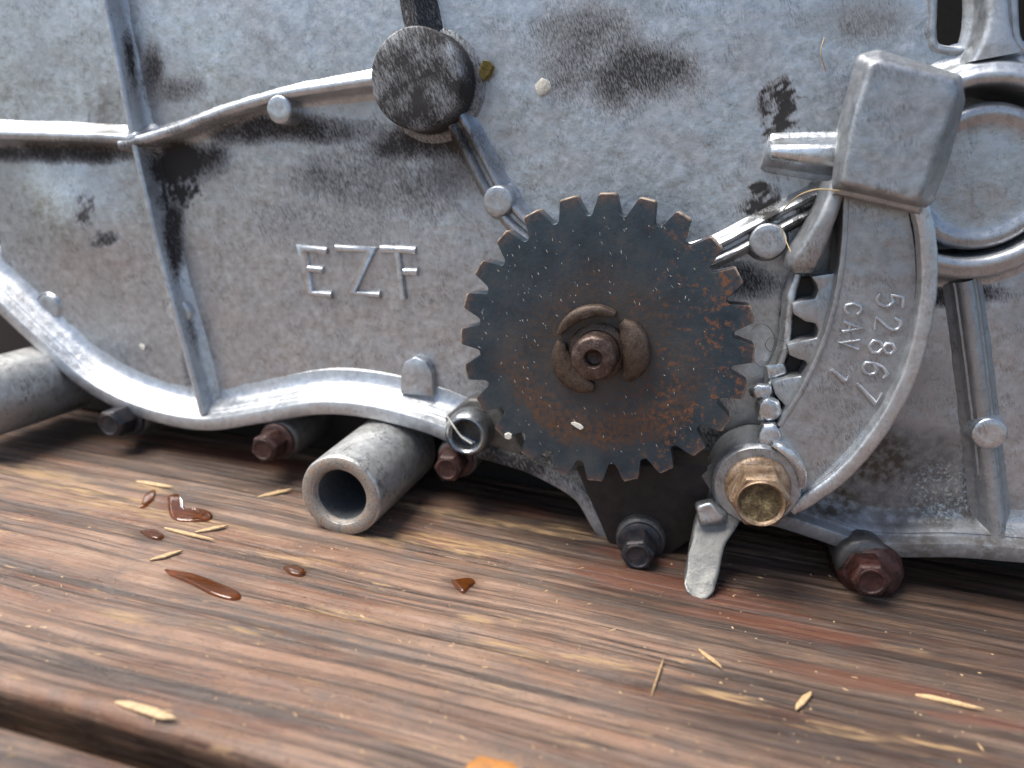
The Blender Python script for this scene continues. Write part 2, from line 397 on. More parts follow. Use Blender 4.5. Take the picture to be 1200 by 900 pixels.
def plank(y0, y1, x0, x1, nx, ny, thick=22, dz=0):
    bm = bmesh.new(); g = []
    for j in range(ny + 1):
        y = y0 + (y1 - y0) * j / ny; row = []
        for i in range(nx + 1):
            x = x0 + (x1 - x0) * i / nx; e = min(y - y0, y1 - y)
            jag = .5 * nz3((x * .03, j * 5, 1), 1) + .12 * nz3((x * .4, 3, 1), 1) if e < .01 else 0
            z = wood_h(x, y) + dz - (1.5 * (1 - min(1, e / 2.2)) ** 2)
            row.append(bm.verts.new((x, y + jag, z)))
        g.append(row)
    for j in range(ny):
        for i in range(nx): bm.faces.new((g[j][i], g[j][i + 1], g[j + 1][i + 1], g[j + 1][i]))
    for row in (g[0], g[-1]):
        prev = row
        for zz in (dz - 3.3, dz - thick):
            low = [bm.verts.new((v.co.x, v.co.y, zz)) for v in row]
            for i in range(nx): bm.faces.new((prev[i], low[i], low[i + 1], prev[i + 1]))
            prev = low
    return obj('plank', bm, M['wood'], table, stain_shade=wood_stain_shade, sharp=50)
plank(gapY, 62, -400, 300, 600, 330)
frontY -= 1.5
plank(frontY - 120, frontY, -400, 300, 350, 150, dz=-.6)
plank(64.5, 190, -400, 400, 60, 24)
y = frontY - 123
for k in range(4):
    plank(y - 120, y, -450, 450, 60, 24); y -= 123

# ---------------------------------------------------------------- engine cover
cover = thing('engine_cover', (0, 0, 0), 'large grey cast aluminium engine cover standing upright on the wooden table', 'engine cover')
rim_px = [(-110, 240), (-50, 312), (0, 360), (45, 402), (100, 450), (160, 480), (232, 496), (300, 488), (370, 477), (430, 481), (490, 496), (525, 509),
          (570, 530), (625, 548), (680, 580), (708, 622), (745, 640), (790, 624), (845, 604), (900, 606), (955, 622), (1010, 640), (1060, 644), (1120, 644), (1200, 650), (1330, 660), (1500, 672), (1750, 690), (2050, 712)]
RH = 7.6
rim_path = path(rim_px, RH, 8)
outline = [(x, z) for x, z, h, w in rim_path] + [(rim_path[-1][0], 260), (-330, 260)]
ringc = P(1150, 203, 8); ringR = rad(1150, 203, 1150, 328, 8)
hole = pp([(1093, -80), (1092, 10), (1091, 38), (1096, 56), (1122, 60), (1150, 52), (1154, 10), (1156, -80)], 0)
hole2 = pp([(1188, -80), (1187, 20), (1195, 55), (1225, 68), (1262, 56), (1266, -80)], 0)
hole, hole2 = [q[:2] for q in hole], [q[:2] for q in hole2]
blobs = [  # px, py, rx, ry, channel, strength
    (215, 190, 55, 26, 0, 1.0), (205, 215, 25, 28, 0, .95), (178, 85, 14, 42, 0, .8), (205, 105, 40, 14, 0, .6), (150, 85, 10, 50, 0, .85),  # corner soot; on the rib flank, grime and painted shade together
    (80, 178, 120, 14, 0, .8), (330, 152, 120, 18, 0, .78), (500, 170, 70, 26, 0, .85), (450, 215, 120, 45, 0, .52), (520, 200, 40, 50, 0, .5),  # soot mixed with painted shadow below the ribs and the boss
    (735, 85, 95, 45, 0, .72), (690, 55, 80, 60, 0, .55), (915, 128, 22, 32, 0, .95), (893, 238, 22, 20, 0, .95), (960, 250, 30, 24, 0, .8),
    (125, 135, 18, 30, 1, .7), (100, 250, 10, 20, 0, .75), (125, 280, 22, 8, 0, .7), (390, 260, 120, 40, 0, .35), (1010, 25, 60, 30, 0, .35), (1000, 20, 60, 25, 1, .4),
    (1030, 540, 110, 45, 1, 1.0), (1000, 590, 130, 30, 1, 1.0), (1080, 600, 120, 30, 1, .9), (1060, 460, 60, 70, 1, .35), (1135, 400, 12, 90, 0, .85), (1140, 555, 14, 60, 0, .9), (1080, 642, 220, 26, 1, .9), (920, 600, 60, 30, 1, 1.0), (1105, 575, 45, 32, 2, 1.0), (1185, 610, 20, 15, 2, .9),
    (860, 330, 60, 22, 0, .7), (700, 480, 150, 90, 0, .7), (640, 540, 150, 30, 0, .8), (800, 560, 130, 60, 0, .9), (545, 195, 40, 40, 1, .5), (250, 460, 16, 20, 0, .3), (1120, 345, 70, 14, 0, .8), (203, 275, 13, 75, 0, .85), (222, 410, 10, 50, 0, .6)]  # painted shade behind the gear, under bead and ring, on the rib flank
def stain_shade_at(px, py, p):
    out = [0, 0, 0]
    q = .35 * noise.noise(p * .12) + .1 * noise.noise(p * .5) + .06 * noise.noise(p * 1.4)
    q2 = .9 * noise.noise(p * .33) + .7 * noise.noise(p * .8) + .3 * noise.noise(p * 2)
    for x, y, rx, ry, ch, s in blobs:
        d = ((px - x) / rx) ** 2 + ((py - y) / ry) ** 2
        if d < 4:
            out[ch] = max(out[ch], s * min(1, max(0, 1.05 - d * .6 + (q2 if rx < 35 and ry < 35 else q) * 1.1)))
    return out
def cover_stain_shade(co): return stain_shade_at(*proj(*co), co)
bumps = [(P(95, 265), 17, 3.2), (P(300, 60), 40, 1.2), (P(700, 160), 50, -.8), (P(420, 400), 30, -.6)]
def plate_h(x, z):
    h = .35 * nz3((x, 0, z), .035) + .12 * nz3((x, 3, z), .15)
    for (bx, bz), r, a in bumps: h += a * math.exp(-((x - bx) ** 2 + (z - bz) ** 2) / (r * r))
    return h
bm = bmesh.new(); x0, x1, z0, z1 = -215, 215, -4, 205; step = .95
nx, nz = int((x1 - x0) / step), int((z1 - z0) / step); g = {}
low = [(x, z) for x, z, h, w in rim_path]
for j in range(nz + 1):
    z = z0 + j * step
    for i in range(nx + 1):
        x = x0 + i * step
        if not inside(x, z, outline): continue
        if math.hypot(x - ringc[0], z - ringc[1]) < ringR - 1.5: continue
        if inside(x, z, hole) or inside(x, z, hole2): continue
        g[i, j] = bm.verts.new((x, -plate_h(x, z), z))
for (i, j), v in list(g.items()):
    q = [v, g.get((i + 1, j)), g.get((i + 1, j + 1)), g.get((i, j + 1))]
    if all(q): bm.faces.new(q)
plate = obj('cover_plate', bm, M['alu'], cover, stain_shade=cover_stain_shade, sharp=60)
# the thickness of the casting and the dark room behind it
bm = bmesh.new()
box = [(x, z) for x, z, h, w in rim_path[::4]] + [(x1, 205), (x0 + 4, 205)]
loft([[(x, z + (1 if z < 200 else 0), -60) for x, z in box], [(x, z + (1 if z < 200 else 0), -40) for x, z in box]], 0, 1, bm)
obj('back_wall', bm, M['black'], cover)
bm = bmesh.new()
loft([[(x, z, h) for x, z in ((-340, 1.2), (-60, .9), (rim_path[-1][0] - 1, 1.0), (rim_path[-1][0] - 1, 58), (-340, 90))] for h in (-62, -14)], 1.0, 2, bm)
obj('shade_blocker', bm, M['black'], cover)  # added black body, blocks light and view under the cover
def rim_prof(h, w):
    return [(-2.4, -60), (-2.6, -2), (-2.6, h - 1.0), (-2.3, h - .35), (-1.7, h - .05), (1.1, h), (1.45, h - .15), (1.7, h - .6), (2.2, h - 2.2), (2.6, h - 2.9), (2.85, h - 3.05),
            (3.1, h - 3.0), (3.6, h - 3.6), (4.2, h - 4.8), (4.9, h - 6.0), (6.0, h - 6.9), (7.6, h - 7.4), (9.2, h - 7.75), (10, h - 9)]
obj('rim', sweep(rim_path, rim_prof), M['alu_rim'], cover, .06, 3.0, stain_shade=cover_stain_shade, sharp=33)

rib = fin(2.0, 2.4, 2.4, .8)
vr = path([(107, -60, 7.4), (119, -5, 7.4), (135, 70, 7.4), (153, 158, 7.4), (170, 235, 7), (192, 325, 6.6), (213, 400, 6.6), (236, 486, 6.8)], 10)
def rib_stain_shade(c):
    a = cover_stain_shade(c); return a if c.y > -5.2 else [v * .1 for v in a]  # flank keeps soot and painted shade, rib top stays light
obj('rib', sweep(vr, rib), M['alu_rim'], cover, .12, 3, stain_shade=rib_stain_shade, sharp=60)
low_rib = fin(2.8, 4.0, 2.4, 1.0)
for pts in ([(-80, 152, 6.5), (0, 157, 6.5), (70, 159, 6.5), (152, 163, 7.5)], [(138, 170, 7.5), (165, 163, 7.5), (205, 151, 7), (260, 130, 6.5), (330, 110, 6.5), (445, 92, 7)]):
    obj('rib', sweep(path(pts, 8), low_rib), M['alu_rim'], cover, .1, 3, stain_shade=cover_stain_shade, sharp=60)
obj('rib_node', lathe(P(153, 163, 7.5), [(7.5, -.5), (5.6, .4), (4.2, 1.6), (3.2, 3.4), (2.6, 5.4), (2.2, 6.8), (1.4, 7.4), (0, 7.5)], 32), M['alu'], cover, .2, 3, stain_shade=cover_stain_shade, sharp=80)
def bead(h, w):       # a pair of beads with a groove between them
    s = [(4.3 * w, -.6), (3.5 * w, .3), (2.8 * w, h * .6), (2.3 * w, h * .92), (1.7 * w, h), (1.05 * w, h * .9), (.4 * w, h * .5)]
    return s + [(-a, b) for a, b in reversed(s)]
obj('rib', sweep(path([(520, 120, 4), (545, 162, 4), (585, 236, 4), (622, 275, 4), (660, 300, 4), (700, 310, 4), (760, 312, 4), (830, 300, 4), (895, 268, 4.5), (945, 243, 4.5), (985, 225, 4)], 4), bead), M['alu'], cover, .12, 3, stain_shade=cover_stain_shade, sharp=60)
obj('rib', sweep(path([(470, -70, 8), (476, -10, 8), (486, 40, 8)], 8), fin(3.4, 5.5, 2.5)), M['alu'], cover, .15, stain_shade=lambda c: (.75, 0, 0))
# pointed rib beside the toothed sector
sp = path([(897, 178, 3.0, .55), (904, 178, 6.0, .85), (925, 179, 7, 1), (960, 181, 8, 1.2), (1010, 184, 8, 1.4)], 8)
obj('rib', sweep(sp, fin(4.2, 6.2, 1.6, 1.6)), M['alu_worn'], cover, .12, sharp=60)
# wide rib at the far right and its round pad
obj('rib', sweep(path([(1133, 330, 3.6), (1143, 400, 3.8), (1153, 480, 3.8), (1162, 560, 4), (1174, 655, 5.5)], 6), fin(3.8, 5.0, 3.0, 1.6)), M['alu'], cover, .15, stain_shade=lambda c: (0, .35, 0))
obj('rib', sweep(path([(1170, -90, 7), (1171, -20, 7, 1), (1171, 20, 7, 1.1), (1170, 48, 6.9, 1.6), (1169, 66, 6.4, 2.4)], 7), fin(4.0, 4.8, 1.8, 1.2)), M['alu_rim'], cover, .15, sharp=60)

def boss(px, py, r, h, mat, name='boss', flare=1.6, parent=cover, st=None, dome=.0, wobble=.08):
    c = P(px, py, h)
    return obj(name, lathe(c, [(r + flare * 1.6, -.5), (r + flare * .9, .25), (r + flare * .35, .8), (r + .25, min(h * .5, 1.8)), (r, h - .6), (r - .2, h - .2), (r - .6, h), (r * .5, h + dome), (0, h + dome)], 64), mat, parent, wobble, 3, stain_shade=st, sharp=50)
boss(487, 92, 11.9, 11, M['alu'], flare=1.7, wobble=.03, st=lambda c: ((.68 + .45 * noise.noise(c * .2), 0, 0) if c.y < -9 else (.95, 0, 0) if c.y < -1.5 else (.5, 0, 0)))
for px, py, r, h, m in ((583, 236, 4.0, 4.6, 'alu'), (900, 283, 4.3, 5, 'alu'), (1160, 509, 3.9, 5.0, 'alu_worn'), (326, 128, 3.6, 6.8, 'alu'), (208, 366, 3.8, 3.2, 'alu_worn'), (56, 360, 4.2, .9, 'alu')):
    boss(px, py, r, h, M[m], 'ejector_pad', flare=.7)
# pad with a round top above the rim
pad = [(469, 462), (469, 436), (474, 424), (486, 418), (499, 424), (506, 437), (508, 465)]
obj('raised_pad', prism(pad, -.5, 2.6, .5, 2), M['alu'], cover, .05)

# ring with the cup plug
r = ringR
for hp in (hole, hole2):
    q = catmull([(x, z, .8, 1.0) for x, z in hp + hp[:2]], 5)
    obj('opening_edge', sweep(q, fin(1.1, 1.4, .5, .35, -7)), M['alu'], cover, .06, 3)
obj('ring_flange', lathe(ringc, [(r + 5, -.5), (r + 2.2, .2), (r + .9, 1.1), (r + .3, 2.4), (r - .1, 5.4), (r - .6, 6.2), (r - 1.2, 6.6), (r - 2.0, 6.8), (r - 2.5, 7.4), (r - 3.1, 7.6), (r - 4.2, 7.4), (r - 4.7, 6.8), (r - 4.9, 5), (r - 5.0, -16), (0, -16)], 96), M['alu_rim'], cover, .08, 4, sharp=50)
r = r - 7.2; cc = P(1151, 208, 5)
obj('cup_plug', lathe(cc, [(r, -16), (r, 3.0), (r - .4, 4.6), (r - 1.2, 5.5), (r - 2.4, 5.8), (r - 3.2, 5.6), (r - 4.0, 5.1), (r - 4.8, 4.9), (r - 7.5, 4.95), (r * .3, 5.2), (0, 5.3)], 72), M['cup'], cover, .1, 6, sharp=60)

# raised lettering EZT: every stroke follows the casting
def strokes(name, lines, h0, hh, wd, mat, parent):
    bm = bmesh.new()
    for ln in lines:
        pts = [P(x, y, h0 + hh) + (1,) for x, y in ln]
        a, b = pts[0], pts[1]; l = math.hypot(b[0] - a[0], b[1] - a[1]); e = wd * .3
        pts[0] = (a[0] - (b[0] - a[0]) / l * e, a[1] - (b[1] - a[1]) / l * e, 1)
        a, b = pts[-2], pts[-1]; l = math.hypot(b[0] - a[0], b[1] - a[1])
        pts[-1] = (b[0] + (b[0] - a[0]) / l * e, b[1] + (b[1] - a[1]) / l * e, 1)
        sweep(pts, lambda h, w: [(wd * .7, h0 - .4), (wd * .55, h0 + hh * .35), (wd * .42, h0 + hh * .85), (wd * .2, h0 + hh), (-wd * .2, h0 + hh), (-wd * .42, h0 + hh * .85), (-wd * .55, h0 + hh * .35), (-wd * .7, h0 - .4)], bm)
    return obj(name, bm, mat, parent, .04, 1.5, sharp=60)
for ln in ([[(380, 294), (352, 291), (362, 344), (385, 346)], [(358, 315), (375, 317)]],
           [[(394, 291), (434, 293), (411, 343), (442, 346)]],
           [[(447, 292), (484, 294)], [(464, 293), (471, 349)], [(474, 319), (486, 319)]]):
    strokes('letter', ln, 0.0, 1.0, 1.75, M['alu_worn'], cover)

# outlets and bolts along the lower edge
def pipe(px, py, h, r, ri, mat, name, tip=None):
    c = P(px, py, h)
    o = obj(name, lathe(c, [(r + .8, -6), (r + .6, 0), (r + .35, h * .5), (r, h - 1.2), (r - .25, h - .4), (r - .8, h), (ri + .9, h), (ri, h - 1.3), (ri - .2, h - 10), (ri - .2, -4), (0, -4)], 64), mat, cover, .12, 4, sharp=40, stain_shade=lambda q: (.1 + .5 * noise.noise(q * .12), max(0, min(1, .45 * (q.x - c[0]) / r - .5 * (q.z - c[1]) / r - .25 + 1.2 * noise.noise(q * .2))), 0))
    obj('pipe_lip', lathe(c, [(r - .5, h - .15), (r - .9, h + .12), (ri + 1.1, h + .14), (ri + .3, h - .55), (ri - .05, h - 1.6)], 64), tip or M['tube_rust'], o, .05)
    obj('pipe_bore', lathe(c, [(ri - .1, h - 1.4), (ri - .28, h - 10), (ri - .3, -3), (0, -3)], 48), M['pipe_bore'], o)
    return o
pipe(398, 582, 33, 11.2, 6.9, M['tube'], 'outlet_pipe')
pipe(-52, 478, 34, 11.5, 8.6, M['tube'], 'outlet_pipe', M['alu_worn'])
def hexpts(c, af, a0): return [(c[0] + af / math.sqrt(3) * math.cos(a0 + k * math.pi / 3), c[1] + af / math.sqrt(3) * math.sin(a0 + k * math.pi / 3)) for k in range(6)]
def edge_bolt(px, py, h, af, mat, a0, hollow=True, flange=True):
    c = P(px, py, h)
    hx = hexpts(c, af, a0)
    bm = bmesh.new(); rings = []
    for hh, k in ((h - 7, 1), (h - .9, 1), (h, .9)): rings.append([(c[0] + (x - c[0]) * k, c[1] + (z - c[1]) * k, hh) for x, z in hx])
    loft(rings, .25, 2, bm)
    o = obj('bolt', bm, mat, cover, .06, 2, sharp=30)
    obj('bolt_head_rim', lathe(c, [(af * .43, h - .05), (af * .41, h + .35), (af * .36, h + .4), (af * .32, h + .1), (af * .30, h + .06), (0, h + .06)] , 40), mat, o, .05, 2)
    if flange: obj('bolt_flange', lathe(c, [(af * .72, h - 8.2), (af * .72, h - 7.2), (af * .66, h - 6.8), (af * .5, h - 6.6), (0, h - 6.6)], 40), mat, o)
    obj('bolt_shank', lathe(c, [(af * .36, -12), (af * .36, h - 7), (0, h - 7)], 24), mat, o)
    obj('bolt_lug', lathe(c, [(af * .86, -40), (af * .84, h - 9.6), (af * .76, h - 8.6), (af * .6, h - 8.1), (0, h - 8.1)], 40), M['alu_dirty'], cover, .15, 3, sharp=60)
    return o
edge_bolt(128, 498, 14, 8.2, M['bolt_dark'], .2)
edge_bolt(308, 527, 15, 7.6, M['bolt'], .35)
edge_bolt(524, 550, 15, 7.2, M['bolt'], .1)
edge_bolt(747, 652, 22, 7.8, M['bolt_dark'], .3)  # darker colour stands in for the gear's shadow on this bolt
edge_bolt(1021, 682, 19, 8.0, M['redrust'], .2, flange=False)
# rusty nose round the right-hand bolt
obj('bolt_nose', lathe(P(1020, 672, 10), [(8.6, -20), (8.4, 2), (8.1, 7), (7.4, 10.5), (6.2, 12.2), (4, 12.8), (0, 13)], 40), M['redrust'], cover, .4, 4, sharp=80)
# lower boss that hangs under the gear
obj('lower_boss', prism([(672, 545), (845, 545), (822, 625), (772, 660), (748, 672), (722, 662), (706, 622)], -20, 11, 1.2, 2), M['brown_shade'], cover, .2)
# hollow dowel beside the gear
c = P(545, 511, 13)
obj('hollow_dowel', lathe(c, [(6.6, -4), (6.5, 4), (6.4, 10.6), (6.1, 11.8), (5.3, 12.8), (4.9, 13), (4.3, 12.6), (3.9, 11.6), (3.7, 4), (0, 4)], 48), M['zinc'], cover, .08, 2, sharp=55)
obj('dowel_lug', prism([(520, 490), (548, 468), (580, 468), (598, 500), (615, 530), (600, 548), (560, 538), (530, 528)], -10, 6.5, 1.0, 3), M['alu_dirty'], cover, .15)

# ---------------------------------------------------------------- big gear
gear = thing('gear', (GX, -14, GZ - 35), 'round dark steel gear with rust patches in front of the aluminium cover', 'gear')
def gear_bm(N=24, ro=35.2, rr=30.5, phase=-4):
    pts = []
    for k in range(N):
        a = math.radians(90 - (phase + k * 360 / N)); w = 2 * math.pi / N
        j = random.uniform(-.02, .02)
        for da, r_ in ((.455, rr), (.40, rr + .25), (.36, rr + 1.0), (.225 + j, ro - .4 + j * 6), (.175 + j, ro + j * 4), (-.175 + j, ro - j * 5), (-.225 + j, ro - .4), (-.36, rr + 1.0), (-.40, rr + .25), (-.455, rr)):
            pts.append((GX + r_ * math.cos(a + da * w), GZ + r_ * math.sin(a + da * w)))
    bm = bmesh.new(); n = len(pts)
    def ring(k, h): return [bm.verts.new((GX + (x - GX) * k, -h, GZ + (z - GZ) * k)) for x, z in pts]
    rings = [ring(.3, GH - 6), ring(.86, GH - 6), ring(.992, GH - 6), ring(1, GH - 5.7), ring(1, GH - .35), ring(.991, GH - .03), ring(.86, GH)]
    for kk in (.7, .55, .4, .25, .1): rings.append(ring(kk, GH))
    for a, b in zip(rings, rings[1:]):
        for i in range(n): bm.faces.new((a[i], a[(i + 1) % n], b[(i + 1) % n], b[i]))
    return bm
obj('gear_wheel', gear_bm(), M['gear'], gear, .06, 3, sharp=38)
sc = P(695, 421, 29)
sx, sz = sc
obj('shaft', lathe((sx, sz), [(5.6, -2), (5.6, 13), (5.3, 21), (5.35, 27.6), (5.0, 28.6), (4.5, 29), (2.3, 28.9), (1.9, 28.4), (1.75, 26), (0, 25)], 48), M['shaft'], gear, .08, 2, sharp=45)
obj('hub', lathe((GX, GZ), [(13, 2), (13, 13.9), (5, 13.9)], 40), M['black'], gear)
# retaining clip: three lobes round the shaft
def lobe(name, a0, a1, ri, ro, h0, h1, mat, par, lift=0):
    bm = bmesh.new(); n = 14; rings = []
    for i in range(n + 1):
        t = i / n; a = math.radians(a0 + (a1 - a0) * t); e = max(.25, math.sin(math.pi * min(max(t, .04), .96)) ** .42)
        m = (ri + ro) / 2; w = (ro - ri) / 2 * e; ca, sa = math.cos(a), math.sin(a); up = lift * math.sin(math.pi * t)
        rings.append([bm.verts.new((sx + r_ * ca, -(hh + up), sz + r_ * sa)) for r_, hh in
                      ((m - w, h0), (m - w, h1 - .5), (m - w * .8, h1 - .05), (m + w * .2, h1 + .15), (m + w * .8, h1 - .1), (m + w, h1 - .6), (m + w, h0))])
    for a, b in zip(rings, rings[1:]):
        for i in range(6): bm.faces.new((a[i], a[i + 1], b[i + 1], b[i]))
    bm.faces.new(rings[0]); bm.faces.new(rings[-1])
    return obj(name, bm, mat, par, .1, 2, sharp=50)
clip = obj('retaining_clip', lathe((sx, sz), [(7.0, GH - .5), (7.0, GH + .9), (6.7, GH + 1.2), (5.4, GH + 1.6), (5.3, GH)], 48), M['clip'], gear, .12, 2)
lobe('clip_lobe', 58, -36, 6.0, 12.4, GH, GH + 2.3, M['clip'], clip, .9)
lobe('clip_lobe', 160, 72, 8.6, 11.6, GH, GH + 2.8, M['clip'], clip, .8)
lobe('clip_lobe', 270, 172, 6.2, 11.8, GH, GH + 1.6, M['clip'], clip)

# ---------------------------------------------------------------- toothed sector
sector = thing('toothed_sector', (P(885, 575, 8)[0], -8, P(885, 575, 8)[1]), 'curved grey aluminium sector arm with cast numbers, right of the gear', 'sector arm')
SF = 14.5
inner = [(992, 225), (990, 270), (986, 310), (978, 355), (966, 400), (948, 445), (925, 485), (900, 520)]
outer = [(935, 590), (985, 556), (1032, 502), (1064, 440), (1084, 370), (1088, 300), (1080, 240)]
ipts, opts = catmull(inner, 4), catmull(outer, 4)
obj('sector_web', prism(ipts + [(900, 580)] + opts, 6, SF, .35, 2), M['alu_sector'], sector, .12, 4, sub=5)
def wall(wd, base, rnd=.7):
    return lambda h, w: [(wd * w / 2 + .25, base), (wd * w / 2, h - rnd), (wd * w / 2 - rnd * .35, h - rnd * .25), (wd * w / 2 - rnd, h), (-wd * w / 2 + rnd, h), (-wd * w / 2 + rnd * .35, h - rnd * .25), (-wd * w / 2, h - rnd), (-wd * w / 2 - .25, base)]
obj('sector_rim', sweep(path([(1078, 232, 18), (1088, 280, 18), (1089, 340, 18), (1079, 400, 18), (1060, 455, 18), (1030, 508, 18), (990, 556, 17.5), (950, 586, 17), (928, 600, 16.5, .8)], 18), wall(3.4, 5)), M['alu_worn'], sector, .14, 2.5, sharp=50)
obj('inner_bead', sweep(path([(1073, 400, 14.9, .5), (1054, 446, 15.6), (1026, 496, 15.8), (985, 545, 15.8), (950, 574, 15.4, .7)], 15), wall(1.6, 12, .5)), M['alu_worn'], sector, .08, 2.5)
# the dark groove of grease between floor and rim
obj('grease_line', sweep(path([(1067, 240, 14.7, .7), (1078, 290, 14.75), (1079, 340, 14.75), (1070, 395, 14.7, .8), (1056, 432, 14.65, .4)], 15), lambda h, w: [(1.1 * w, h - .4), (.9 * w, h), (-.9 * w, h), (-1.1 * w, h - .4)]), M['black'], sector, .08, 1.5)
# tooth band
TB = 11.5
teeth = [(990, 318), (950, 324), (956, 331), (959, 340), (956, 350), (940, 352), (928, 357), (930, 368), (944, 377), (956, 379), (959, 387), (957, 396), (938, 400), (922, 404), (925, 416), (936, 421), (944, 423), (948, 431), (944, 440), (925, 443), (904, 448), (908, 462), (922, 478), (914, 500), (890, 525), (930, 530), (990, 420)]
obj('tooth_band', prism(teeth, 4, TB, .4, 2), M['alu_sector'], sector, .08, 2)
obj('tooth_strip', sweep(path([(936, 322, 8, .8), (928, 345, 8.5), (924, 375, 8.5), (920, 410, 8.5), (908, 440, 8.5), (902, 456, 8, .8)], 8), lambda h, w: [(1.2 * w, 2), (1.0 * w, h - .5), (.5 * w, h), (-.5 * w, h), (-1.0 * w, h - .5), (-1.2 * w, 2)]), M['alu_worn'], sector, .25, 2.2, sharp=60)
obj('gap_shade_backing', prism([(985, 322), (934, 326), (932, 350), (926, 380), (923, 420), (905, 452), (915, 490), (960, 480), (990, 400)], 2, 5.2, .2, 1), M['black'], sector)  # added black sheet paints the shade inside the tooth gaps
obj('finger', sweep(path([(984, 214, 17, .8), (970, 256, 17.5, .9), (954, 288, 17, 1.2), (942, 310, 16.2, 1.3), (939, 320, 15, 1.15)], 17), wall(4.2, 4, 1.1)), M['alu_sector'], sector, .3, 2.2, sharp=60)
obj('inner_step', sweep(path([(992, 225, 15.0), (989, 290, 15.0), (980, 350, 15.0), (964, 405, 15.0), (941, 455, 14.9), (914, 500, 14.8)], 15), wall(1.3, 6, .4)), M['alu_sector'], sector, .1, 2)
# block on the upper end
base_q = [(1004, 64), (1030, 58), (1127, 88), (1131, 120), (1112, 188), (1092, 240), (1080, 246), (974, 222), (981, 150)]
top_q = [(1020, 74), (1034, 71), (1119, 93), (1122, 108), (1099, 172), (1078, 232), (1066, 235), (985, 215), (997, 150)]
obj('end_block', loft([pp(base_q, 12), pp(base_q, 18), pp(top_q, 23.5)], 1.0, 4), M['alu_sector'], sector, .13, 3.5, sharp=60, sub=4)
obj('cross_bar', sweep(path([(980, 219, 19), (1030, 230, 19.5), (1082, 243, 19)], 19), wall(3.0, 8, .8)), M['alu_sector'], sector, .12, 2)
# pivot end
pc = P(887, 570, 17)
obj('pivot_boss', lathe(pc, [(11.2, 3), (10.8, 15), (10.5, 16.2), (9.8, 17), (8.6, 17), (0, 17)], 64), M['alu_sector'], sector, .12, 2.5)
obj('pivot_ridge', sweep(path([(906, 521, 17.5, .6), (925, 533, 18.5), (938, 552, 18.5), (941, 572, 17.5, .6)], 18), wall(2.6, 6, .9)), M['alu_worn'], sector, .15, 2)
for q, h in (([(876, 455), (890, 449), (906, 451), (908, 462), (897, 470), (882, 466)], 13), ([(884, 470), (900, 462), (914, 470), (916, 490), (900, 496), (886, 490)], 14.5),
             ([(892, 494), (908, 492), (917, 508), (914, 522), (898, 528), (886, 518)], 16)):
    cx_, cy_ = sum(a for a, b in q) / 6, sum(b for a, b in q) / 6
    obj('lug', loft([pp(q, 4), pp([(cx_ + (a - cx_) * .97, cy_ + (b - cy_) * .97) for a, b in q], h - 2), pp([(cx_ + (a - cx_) * .72, cy_ + (b - cy_) * .72) for a, b in q], h)], .7, 3), M['alu_worn'], sector, .5, 2.6, sharp=70, sub=3)
obj('lug', loft([pp([(895, 428), (920, 424), (924, 440), (900, 448)], 3), pp([(897, 429), (919, 426), (922, 437), (901, 445)], 9)], .6, 2), M['alu_worn'], sector, .2, 2)
lev = [(818, 600, 16), (846, 585, 15), (872, 604, 16), (862, 622, 18.5), (850, 640, 21), (844, 668, 25), (838, 694, 29), (829, 705, 30.5), (816, 703, 30.5), (803, 696, 29.5), (801, 684, 28), (807, 650, 22), (812, 622, 18.5)]
lt = [P(*q) + (q[2],) for q in lev]
obj('lever', loft([[(x, z, h - 5.5) for x, z, h in lt], lt], .8, 3), M['alu_lever'], sector, .1, 4, sharp=60, sub=4)
obj('lever_stop', loft([pp([(814, 588), (836, 584), (856, 602), (852, 616), (818, 620)], 13), pp([(817, 592), (832, 588), (850, 602), (848, 612), (820, 616)], 20)], 1.0, 3), M['alu_worn'], sector, .5, 3, sharp=70, sub=3)
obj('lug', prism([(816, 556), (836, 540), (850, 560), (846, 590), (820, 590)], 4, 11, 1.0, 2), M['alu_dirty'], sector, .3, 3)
# cast numbers
GL = {'5': [[(.9, 1), (.2, 1), (.12, .56), (.5, .66), (.85, .5), (.9, .28), (.7, .06), (.4, 0), (.1, .12)]],
      '2': [[(.08, .75), (.2, .95), (.5, 1), (.8, .92), (.9, .72), (.75, .5), (.1, 0), (.92, 0)]],
      '8': [[(.5, .54), (.18, .66), (.15, .86), (.5, 1), (.85, .86), (.82, .66), (.5, .54), (.12, .4), (.1, .14), (.5, 0), (.9, .14), (.88, .4), (.5, .54)]],
      '6': [[(.85, .9), (.55, 1), (.2, .75), (.08, .35), (.2, .08), (.5, 0), (.82, .1), (.9, .32), (.75, .52), (.45, .56), (.12, .38)]],
      '7': [[(.08, 1), (.92, 1), (.4, 0)]],
      'C': [[(.9, .82), (.6, 1), (.25, .9), (.08, .5), (.25, .1), (.6, 0), (.9, .18)]],
      'A': [[(.05, 0), (.5, 1), (.95, 0)], [(.22, .35), (.78, .35)]],
      'V': [[(.05, 1), (.5, 0), (.95, 1)]]}
def glyph(ch, px, py, hgt, wid, rot, name):
    a = math.radians(rot); ux, uy = math.cos(a), math.sin(a)          # "up" of the letter points right in the picture
    rx, ry = -uy, ux                                                   # its reading direction points down
    ln = [[(px + (v - .5) * hgt * ux + (u - .5) * wid * rx, py + (v - .5) * hgt * uy + (u - .5) * wid * ry) for u, v in s] for s in GL[ch]]
    strokes(name, ln, SF, .55, .68, M['alu_worn'], sector)
for a in (('5', 1043, 353, 31, 17, 2), ('2', 1041, 380, 30, 17, 6), ('8', 1034, 408, 31, 17, 8), ('6', 1026, 434, 30, 18, 14), ('7', 1017, 460, 30, 17, 32)): glyph(*a, 'number')
